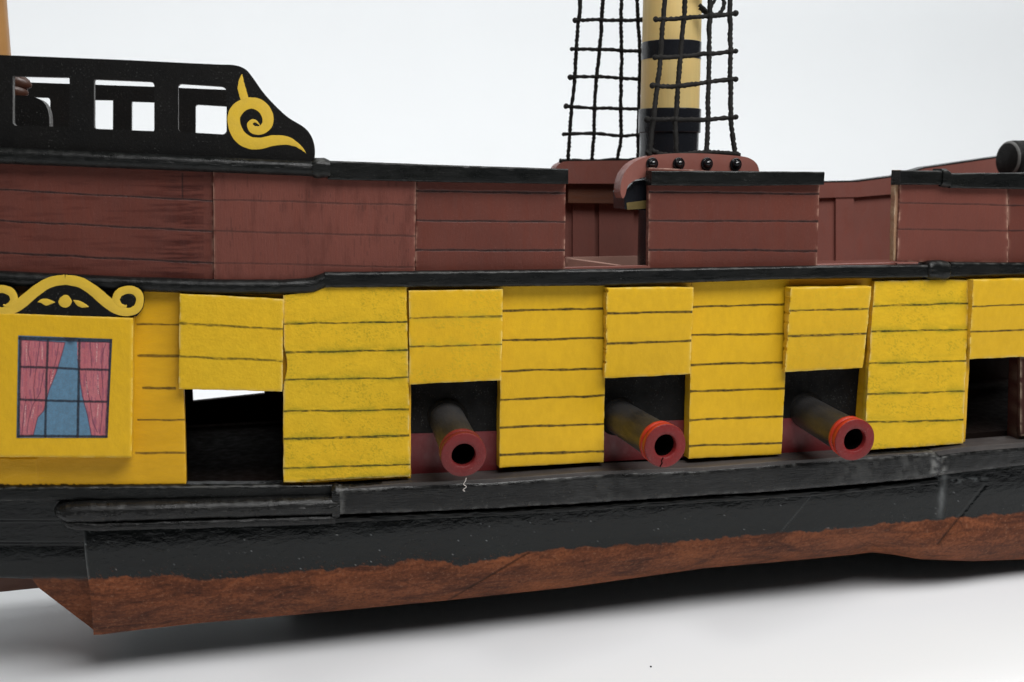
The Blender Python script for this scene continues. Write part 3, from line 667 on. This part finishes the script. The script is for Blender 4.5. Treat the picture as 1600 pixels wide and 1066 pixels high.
# same board on the far side, 19 cm across
far = bpy.data.objects.new('poop_railing', pr.data.copy()); COL.objects.link(far); far.parent = ship; far.location = (0, .192, 0)
z3 = lambda pts: [(x/3.077, 60+y/3.077, w_/3.077) for x, y, w_ in pts]
sw = z3([(1471, 552, 2), (1450, 530, 14), (1420, 508, 28), (1375, 492, 46), (1310, 492, 56), (1250, 505, 60), (1195, 500, 66), (1150, 468, 68), (1126, 415, 66), (1128, 365, 68), (1158, 328, 66), (1205, 311, 60), (1252, 324, 62), (1284, 365, 60), (1286, 410, 56),
         (1258, 440, 48), (1220, 440, 42), (1203, 420, 34), (1208, 402, 24), (1226, 398, 16), (1244, 412, 6), (1250, 424, 1)])
stroke('painted_scroll', sw, YP-.012, .012, m_scroll, pr, rag=.3, k=.9)
sp = z3([(1164, 172, 2), (1160, 205, 26), (1162, 240, 42), (1170, 270, 44), (1176, 292, 42)])
stroke('painted_spike', sp, YP-.012, .012, m_scroll, pr, rag=.3, k=.9)

# things seen through the railing openings
plate('curved_bulkhead', [(-60, 149)]+[tuple(p) for p in smooth_path([(28, 149), (50, 151), (66, 158), (74, 170), (77, 190), (76, 240)], 6)]+[(-60, 250)], 7.0, 1.3, m_blk_m, ship, side=m_edge)
for (x, y, ln, an) in ((22, 126, 22, 18), (20, 142, 19, 10)):
    c = P(x, y, 13.0); s = 85/1617*1.0
    ax = np.array([math.cos(math.radians(an)), 0, -math.sin(math.radians(an))])
    prf = [(0.001, -2.0)]+[(.55*math.sqrt(max(0, 1-(t)**2))*(1.0), t*ln*s) for t in np.linspace(-.98, .98, 12)]+[(.001, ln*s)]
    prf[0] = (.001, -ln*s)
    lathe('wooden_peg', prf, m_peg, ship, c, ax, seg=16)
# bracket holding the pegs so they are carried by the deck
pk = P(8, 134, 13.0)
box('peg_bracket', float(pk[0])-1.2, float(pk[0])-.2, 12.5, 13.5, zdeck, float(pk[2])+.5, m_peg, ship)

# --- deck mast at the left edge of the photo
def mast(px_c, px_r_edge, py_ref, Yd, bands, topz_py, name):
    c = P(px_c, py_ref, Yd); r = (px_r_edge-px_c)*zdepth(c)/F
    return c, r
c0, r0 = mast(-14, 12.5, 60, 9.75, None, None, 'mast')
lathe('rear_mast', [(r0*1.02, zdeck-c0[2]), (r0*1.0, 6), (r0*.97, 22)], m_mast0, ship, (c0[0], c0[1], c0[2]), (0, 0, 1), seg=40)
# --- main mast with black bands
cm_, rm = mast(1048.5, 1094.5, 90, 9.75, None, None, 'mast')
def zc(py): return float(P(1048, py, 9.75-rm)[2])
zb0 = cm_[2]
mm = lathe('main_mast', [(rm, zc(176)-zb0), (rm*.995, zc(88)-zb0), (rm*.985, zc(0)-zb0), (rm*.97, zc(-160)-zb0)], m_mast, ship, cm_, (0, 0, 1), seg=64)
def ring(name, ya, yb, k, parent, mat=None, bulge=0):
    a, b = zc(ya)-zb0, zc(yb)-zb0
    lathe(name, [(rm*k-.04, a), (rm*k, a-.02), (rm*k, a-.05), (rm*k+bulge, (a+b)/2), (rm*k, b+.05), (rm*k, b+.02), (rm*k-.04, b)], mat or m_blk_g, parent, cm_, (0, 0, 1), seg=64, nz=.004)
m_blk_g = paint('black_gloss_paint', (.008, .009, .012), (.012, .013, .016), .22, (1, 1, 1), .3, .2, spec=.5, rvar=.06)
ring('mast_band', 60.5, 89, 1.006, mm)
ring('mast_band', 168, 206, 1.06, mm)
ring('mast_band', -110, -80, 1.0, mm)
lathe('mast_foot', [(rm*1.005, zc(204)-zb0), (rm*1.0, zdeck-zb0)], m_blk_g, mm, cm_, (0, 0, 1), seg=64)

# --- channels (rigging blocks)
Yc = .75
ch_out = [tuple(p) for p in smooth_path([(1186, 300), (1187, 275), (1183, 257), (1170, 247), (1150, 243.5), (1100, 240), (1050, 240), (1015, 244), (992, 253), (978, 267), (971, 283), (969.5, 300), (973, 310), (977, 305), (981, 291), (990, 283), (1002, 278), (1018, 276)], 5)]+[(1018, 300)]
ch = plate('rigging_channel', ch_out, Yc, 1.3, m_chan, ship)
bev = ch.modifiers.new('b', 'BEVEL'); bev.width = .0012; bev.segments = 3; bev.limit_method = 'ANGLE'; bev.angle_limit = math.radians(50)
for bxp, byp in ((1018.5, 256), (1060, 256), (1104, 256), (1149, 257)):
    c = P(bxp, byp, Yc); pxr = zdepth(c)/F
    prf = [(9.8*pxr, 0.02), (9.8*pxr, -.10), (8.8*pxr, -.16), (7.6*pxr, -.08)]+[(6.6*pxr*math.cos(a), -.12-.30*math.sin(a)) for a in np.linspace(0, math.pi/2-.02, 8)]
    lathe('bead', prf, m_gloss, ch, c, (0, 1, 0), seg=32, loc=None)
# bracket under the left end, dark with old gold
plate('channel_bracket', [(975, 300), (992, 283), (1020, 280), (1020, 329), (976, 327)], 1.3, 2.2, m_blk_g, ship)
plate('bracket_gold_edge', [(979, 317), (1010, 313), (1011, 326), (980, 328)], 1.26, .03, m_gold, ship)
# far channel
fa = P([862, 1120, 1130, 858], [254, 252, 284, 284], [17.9, 17.9, 16.9, 16.9])
fb_ = fa.copy(); fb_[:, 1] = 18.9; fb_[:2, 2] += .12
q1 = P(smooth_path([(856, 284, 0), (858, 268, 0), (866, 257, 0), (880, 252.5, 0), (1000, 251, 0), (1120, 250, 0)], 5)[:, 0], smooth_path([(856, 284, 0), (858, 268, 0), (866, 257, 0), (880, 252.5, 0), (1000, 251, 0), (1120, 250, 0)], 5)[:, 1], 17.6)
fc = plate('rigging_channel', [tuple(p) for p in smooth_path([(872, 287), (868, 276), (869, 262), (878, 254.5), (895, 252), (1000, 251), (1120, 251)], 5)]+[(1130, 287)], 17.3, 1.5, m_chan, ship, label='red-brown rigging block on the far side')
bev = fc.modifiers.new('b', 'BEVEL'); bev.width = .004; bev.segments = 4; bev.limit_method = 'ANGLE'; bev.angle_limit = math.radians(50)

# --- rigging nets
def net(ropes, rungs, base_pts, Y0, lean, r, yb):
    dep = lambda py: Y0+lean*(yb-py)/240.
    def w3(pts): return [P(x, y, dep(y)) for x, y in pts]
    root = tube('rigging_net', w3(base_pts), r*1.05, m_rope, ship, wob=.05)
    for rp in ropes: tube('shroud', w3(rp), r, m_rope, root, wob=.06, sub=16)
    for rg in rungs:
        o = tube('ratline', w3(rg), r*.92, m_rope, root, wob=.05, sub=10)
        # knots: lumps where the ratline crosses the shrouds and at its ends
    return root, dep
def xat(rp, y):
    a = np.array(rp); o = np.argsort(a[:, 1]); return float(np.interp(y, a[o, 1], a[o, 0]))
def knots(root, ropes, rungs, dep, r):
    for rg in rungs:
        g = np.array(rg); pts = [(rg[0][0]+.5, rg[0][1]), (rg[-1][0]-.5, rg[-1][1])]
        for rp in ropes:
            y = rg[0][1]
            for _ in range(3):
                x = xat(rp, y); y = float(np.interp(x, g[:, 0], g[:, 1]))
            pts.append((x, y))
        for (x, y) in pts:
            c = P(x, y, dep(y)-.02); s = nseed(); k = r*(1.0+.45*float(h2(s, 1., 2)))
            prf = [(k*math.sin(a)*(1 if a else .01), -k*math.cos(a)) for a in np.linspace(0.01, math.pi-.01, 7)]
            lathe('knot', prf, m_rope, root, c, (.3, 0, 1), seg=9, nz=.25)
nr = [[(1014, 244), (1019, 205), (1024, 160), (1030, 110), (1034, 60), (1039, 0), (1044, -60)], [(1058, 243), (1055, 200), (1057, 160), (1061, 110), (1066, 60), (1070, 0), (1074, -60)],
      [(1103, 243), (1106, 200), (1106, 160), (1107, 110), (1108, 60), (1110, 0), (1110, -60)], [(1149, 244), (1143, 200), (1142, 160), (1141, 100), (1141, 60), (1140, 0), (1137, -60)]]
ng = [[(1024, 30), (1060, 29), (1090, 27), (1120, 25), (1150, 21)], [(1023, 90), (1050, 89), (1080, 87), (1110, 84), (1150, 80)], [(1019, 134), (1050, 135), (1085, 132), (1110, 128), (1150, 124)],
      [(1011, 187), (1040, 187), (1080, 187), (1110, 187), (1150, 183)], [(1034, -22), (1080, -24), (1150, -28)]]
nb_ = [(1010, 240), (1018, 236), (1030, 241), (1050, 243), (1075, 241), (1090, 240), (1104, 239), (1125, 239), (1150, 241), (1156, 242)]
root, dep = net(nr, ng, nb_, 1.2, 2.2, .17, 240)
knots(root, nr, ng, dep, .17)
# fuzzy ratline end on row 4
fr = [[(887, 252), (889, 225), (892, 180), (899, 110), (902, 60), (907, 0), (913, -60)], [(924, 251), (928, 210), (929, 160), (935, 100), (939, 50), (942, 0), (946, -60)],
      [(964, 251), (970, 215), (970, 160), (971, 100), (971, 40), (971, 0), (971, -60)], [(997, 250), (997, 200), (999, 150), (1000, 90), (998, 50), (995, 0), (992, -60)]]
fg = [[(898, 32), (930, 31), (970, 32), (1003, 31)], [(893, 77), (930, 77), (970, 79), (1003, 80)], [(891, 121), (930, 120), (970, 122), (1003, 125)], [(884, 166), (930, 169), (970, 170), (1003, 171)], [(880, 210), (925, 209), (970, 212), (1002, 211)], [(900, -15), (1000, -15)]]
fb2 = [(874, 252), (900, 251), (950, 251), (1005, 249)]
root2, dep2 = net(fr, fg, fb2, 17.6, -2.0, .155, 250)
knots(root2, fr, fg, dep2, .165)
# loose rope loops by the mast
tube('rope_loop', [P(x, y, 7) for x, y in [(1093, 8), (1100, 14), (1110, 21), (1120, 23), (1128, 17), (1131, 6), (1128, -5), (1120, -14), (1100, -22), (1085, -20)]], .14, m_rope, ship)
tube('rope_loop', [P(x, y, 7.3) for x, y in [(1093, 12), (1101, 20), (1106, 24), (1112, 10), (1118, -4), (1112, -20), (1090, -26)]], .12, m_rope, ship)

# --- black windlass drum near the bow
cd = P(1573, 249, 13.0); rd = 29*zdepth(cd)/F
dr = lathe('windlass_drum', [(.01, 0), (rd*.85, 0), (rd*.97, .15), (rd, .5), (rd, 1.0), (rd*1.03, 8), (.01, 8)], [m_blk_m, m_edge], ship, cd, (1, 0, 0), seg=48, fmat=[0, 1, 0, 0, 0, 0])
box('windlass_post', cd[0]+1.5, cd[0]+2.5, 12.3, 13.7, zdeck, cd[2], m_blk_m, ship)

# --- cannons
for i, (bxp, byp, mx, my, rp, inner) in enumerate(((698, 655, 724.5, 711.5, 36.0, .53), (968, 652, 1040, 697, 35.0, .53), (1258, 643, 1336, 688, 33.5, .55))):
    a = P(bxp, byp, 1.05); Lm = (-5.6, -6.4, -6.0)[i]; b = P(mx, my, Lm)
    ax = (b-a); L_ = np.linalg.norm(ax); ax = ax/L_; R_ = rp*zdepth(b)/F
    o = lathe('cannon', [(R_*.84, -.6), (R_*.84, 0.2), (R_*.86, L_*.5), (R_*.885, L_-.95)], m_barrel, ship, a, ax, seg=64, nz=.012)
    o['label'] = ('red-mouthed cannon in the leftmost armed gun port', 'red-mouthed cannon with a split ring in the middle armed gun port', 'red-mouthed cannon in the rightmost armed gun port')[i]
    lathe('barrel_root_shade', [(R_*.83, -.45), (R_*1.02, -.3), (R_*1.02, .02), (R_*.8, .12)], m_blk_m, o, a+ax*.0, ax, seg=48)  # black ring in place of the shadow circle around the barrel root
    cs = [R_*.885, R_*.97, R_*.985, R_*.985, R_*.93, R_*.93, R_, R_*1.0, R_*.985, R_*.97]
    hs = [L_-1.0, L_-.98, L_-.95, L_-.58, L_-.55, L_-.5, L_-.46, L_-.05, L_-.01, L_]
    lathe('muzzle_ring', [(r, h) for r, h in zip(cs, hs)]+[(R_*.9, L_+.01), (R_*.7, L_+.015), (R_*inner*1.03, L_+.0), (R_*inner, L_-.04), (R_*inner, L_-.5)], [m_muz, m_muz2], o, a, ax, seg=64,
          fmat=[1]*7+[0]*7 if i else [0]*14, nz=.014)
    lathe('bore', [(R_*inner*.995, L_-.4), (R_*inner*.995, L_-4), (.01, L_-4)], m_bore, o, a, ax, seg=40)
    # crack in the ring face
    an = (math.radians(-100), math.radians(-104), math.radians(-98))[i]
    if i == 1:
        A2 = np.cross(ax, [0, 0, 1.]); A2 /= np.linalg.norm(A2); B2 = np.cross(A2, ax); B2 = B2 if B2[2] > 0 else -B2; A2 = A2 if A2[0] > 0 else -A2
        pts = [b+ax*.015+(A2*math.cos(t)+B2*math.sin(t))*R_*k for k, t in ((.53, an+.05), (.68, an-.03), (.8, an+.04), (.98, an-.02))]
        tube('ring_crack', pts, .04, m_bore, o, sides=5, wob=.02)

# lint hanging under the first muzzle
s = [(728, 747), (727, 752), (724, 757), (728, 761), (723, 766), (726, 768)]
lint = tube('lint_thread', [P(x, y, -1.6) for x, y in s], .03, m_lint, None, sides=5, wob=.05)
lint['label'] = 'tiny white lint thread caught under the leftmost cannon muzzle'; lint['category'] = 'lint'
for sdx in ((0, 3),):
    pass

sc_ = P(1017, 1042, 0); d_ = sc_-CAM; gp = CAM+d_*((ORG[2]+.03-CAM[2])/d_[2])
sk = lathe('dirt_speck', [(.01, -.04), (.07, 0), (.05, .05), (.01, .07)], m_bore, None, gp, (.5, .2, 1), seg=8, nz=.3)
sk['label'] = 'tiny dark speck of dirt lying on the white paper before the hull'; sk['category'] = 'speck'

# --- cabin window box, its crest and its painted window
slab('crest_backing', [(-250, 428), (210, 440), (212, 496), (-250, 488)], -.12, .1, paint('orange_brown_wood', (.16, .06, .012), (.22, .09, .015), .5), ship, wear=.2, step=(4, 3))
wb = slab('window_panel', [(-250, 478), (208, 497), (206, 715), (-250, 713)], -1.05, 1.0, m_yel, ship, wob=.5, bev=.09, relief=.02, wear=.6, step=(2, 1.5))
z2 = lambda pts: [(x/2.804, 400+y/2.804) for x, y in pts]
half = [(600, 264), (622, 235), (628, 200), (624, 165), (605, 141), (565, 131), (525, 141), (500, 170), (492, 196), (440, 148), (380, 106), (330, 90), (285, 84)]
left = [(570-x, y+(-4)) for x, y in half[::-1][1:]]
cr = plate('window_crest', z2(half+left), -1.0, .8, m_blk_m, ship)
pth = [(285, 104, 44), (350, 116, 46), (410, 152, 48), (460, 195, 50), (510, 232, 46), (560, 246, 36), (600, 230, 36), (613, 190, 34), (598, 158, 36), (560, 148, 34), (522, 162, 36), (508, 192, 34), (522, 216, 28), (545, 222, 16), (556, 216, 5)]
z2w = lambda pts: [(x/2.804, 400+y/2.804, w_/2.804) for x, y, w_ in pts]
stroke('painted_scroll', z2w(pth), -1.03, .03, m_scroll, cr, rag=.3)
stroke('painted_scroll', z2w([(570-x+(1 if k == 0 else 0), y-3*min(1, k/4), w_) for k, (x, y, w_) in enumerate(pth)]), -1.032, .03, m_scroll, cr, rag=.3)
stroke('painted_leaf', z2w([(165, 203, 2), (182, 198, 18), (203, 202, 30), (225, 203, 16), (241, 203, 3)]), -1.03, .03, m_scroll, cr)
stroke('painted_leaf', z2w([(322, 194, 3), (340, 205, 20), (358, 214, 24), (375, 219, 14), (388, 222, 3)]), -1.03, .03, m_scroll, cr)
stroke('painted_dot', z2w([(256, 198, 6), (262, 199, 30), (275, 200, 50), (288, 199, 56), (302, 200, 44), (313, 200, 14), (315, 200, 3)]), -1.03, .03, m_scroll, cr)

# painted window: flat picture with curtains and glazing bars
zw = lambda pts: np.array([(x/4.846, 500+y/4.846) for x, y in pts])
nx, ny = 210, 220
fx0 = zw([(138, 118), (850, 145), (815, 893), (125, 893)])
u = np.linspace(0, 1, nx)[None, :]; v = np.linspace(0, 1, ny)[:, None]
px = (fx0[0, 0]*(1-u)+fx0[1, 0]*u)*(1-v)+(fx0[3, 0]*(1-u)+fx0[2, 0]*u)*v
py = (fx0[0, 1]*(1-u)+fx0[1, 1]*u)*(1-v)+(fx0[3, 1]*(1-u)+fx0[2, 1]*u)*v
def pip(px, py, poly):
    c = np.zeros(px.shape, bool); n = len(poly)
    for i in range(n):
        x0, y0 = poly[i]; x1, y1 = poly[(i+1) % n]
        cond = ((y0 > py) != (y1 > py)) & (px < (x1-x0)*(py-y0)/(y1-y0+1e-9)+x0); c ^= cond
    return c
def dpl(px, py, pts):
    d = np.full(px.shape, 1e9)
    for i in range(len(pts)-1):
        x0, y0 = pts[i]; x1, y1 = pts[i+1]
        t = np.clip(((px-x0)*(x1-x0)+(py-y0)*(y1-y0))/((x1-x0)**2+(y1-y0)**2+1e-9), 0, 1)
        d = np.minimum(d, np.hypot(px-x0-t*(x1-x0), py-y0-t*(y1-y0)))
    return d
blue = np.array([.095, .20, .30]); pink = np.array([.42, .105, .125]); pink2 = np.array([.54, .20, .22]); dark = np.array([.007, .010, .018]); plum = np.array([.09, .025, .05])
col = np.zeros(px.shape+(3,))+blue*(.85+.35*fbm(px/5, py/5, 1))[..., None]
def mixc(m_, c): 
    global col
    col = col*(1-m_[..., None])+c*m_[..., None]
mixc(.75*sst(.2, .9, np.exp(-((px-530/4.846)/9)**2)*np.exp(-(py-533)/8)), dark*1.5)
for poly in ([(150, 150), (492, 172), (470, 255), (425, 400), (372, 530), (330, 690), (285, 740), (250, 880), (150, 885)], [(583, 165), (835, 170), (815, 885), (692, 875), (662, 720), (622, 570), (600, 400), (588, 300)]):
    pp = zw(poly); ins = pip(px+.4*(vn(px, py, 4)-.5), py, pp).astype(float)
    tone = np.clip(.5+.9*(fbm(px/3.2, py/40, 6)-.5)*2, 0, 1)
    mixc(ins, pink); mixc(ins*tone*.6, pink2)
    mixc(ins*.5*sst(.62, .75, vn(px/1.6, py/12, 9)), plum*2.2)
    mixc((1-sst(.4, 1.1, dpl(px, py, pp)))*.8, plum)
for ln in ([(222, 165), (212, 240), (232, 330), (228, 420)], [(300, 165), (290, 260), (268, 400), (255, 520), (262, 600)], [(445, 180), (430, 280), (395, 420)], [(335, 380), (300, 560), (250, 640), (215, 760), (205, 860)], [(195, 580), (175, 760), (165, 870)],
           [(682, 170), (688, 260), (695, 350)], [(650, 380), (655, 500), (685, 640), (700, 760), (735, 850)], [(800, 180), (775, 260), (768, 400), (780, 520)], [(740, 500), (775, 640), (770, 760), (755, 860)], [(380, 390), (372, 480)]):
    mixc((1-sst(.25, .95, dpl(px+.5*(vn(py/3, py*0, 5)-.5), py, zw(ln))))*.8, plum)
for ln in ([(200, 180), (200, 340)], [(320, 200), (318, 300)], [(735, 180), (730, 320)], [(740, 420), (745, 560)], [(655, 470), (665, 560)], [(410, 360), (385, 480)], [(260, 660), (240, 740)], [(195, 640), (185, 800)], [(745, 640), (735, 750)]):
    mixc((1-sst(.2, 1.6, dpl(px, py, zw(ln))))*.75*sst(.35, .7, vn(px/.7, py/.9, 8)), np.array([.72, .45, .42]))
for ln, wd in (([(362, 150), (352, 450), (342, 885)], 1.3), ([(601, 155), (596, 500), (588, 885)], 1.4), ([(150, 355), (400, 362), (620, 374), (830, 379)], 1.2), ([(145, 603), (400, 612), (815, 621)], 1.25),
               ([(150, 138), (500, 148), (842, 158)], 2.3), ([(842, 155), (826, 500), (808, 885)], 2.0), ([(808, 885), (400, 880), (138, 880)], 1.5), ([(138, 885), (146, 500), (154, 135)], 1.7)):
    d = dpl(px+.7*(vn(px/4, py/4, 12)-.5), py+.7*(vn(px/4, py/4, 13)-.5), zw(ln))
    wd *= 1.4; mixc((1-sst(wd*.6, wd+.9, d))*(.78+.22*vn(px/.8, py/.8, 14)), dark)
mixc(.6*(1-sst(0, 3, dpl(px, py, zw([(592, 580), (588, 885)]))))*sst(.4, .6, vn(px/.8, py/.8, 15)), dark)
G = P(px, py, -1.075).reshape(-1, 3)
cc = np.concatenate([col, np.ones(px.shape+(1,))], -1)
fr_ = grid_faces(ny, nx).tolist()
mesh_obj('painted_window', G, fr_, m_pic, wb, colattr=cc, smooth=True)
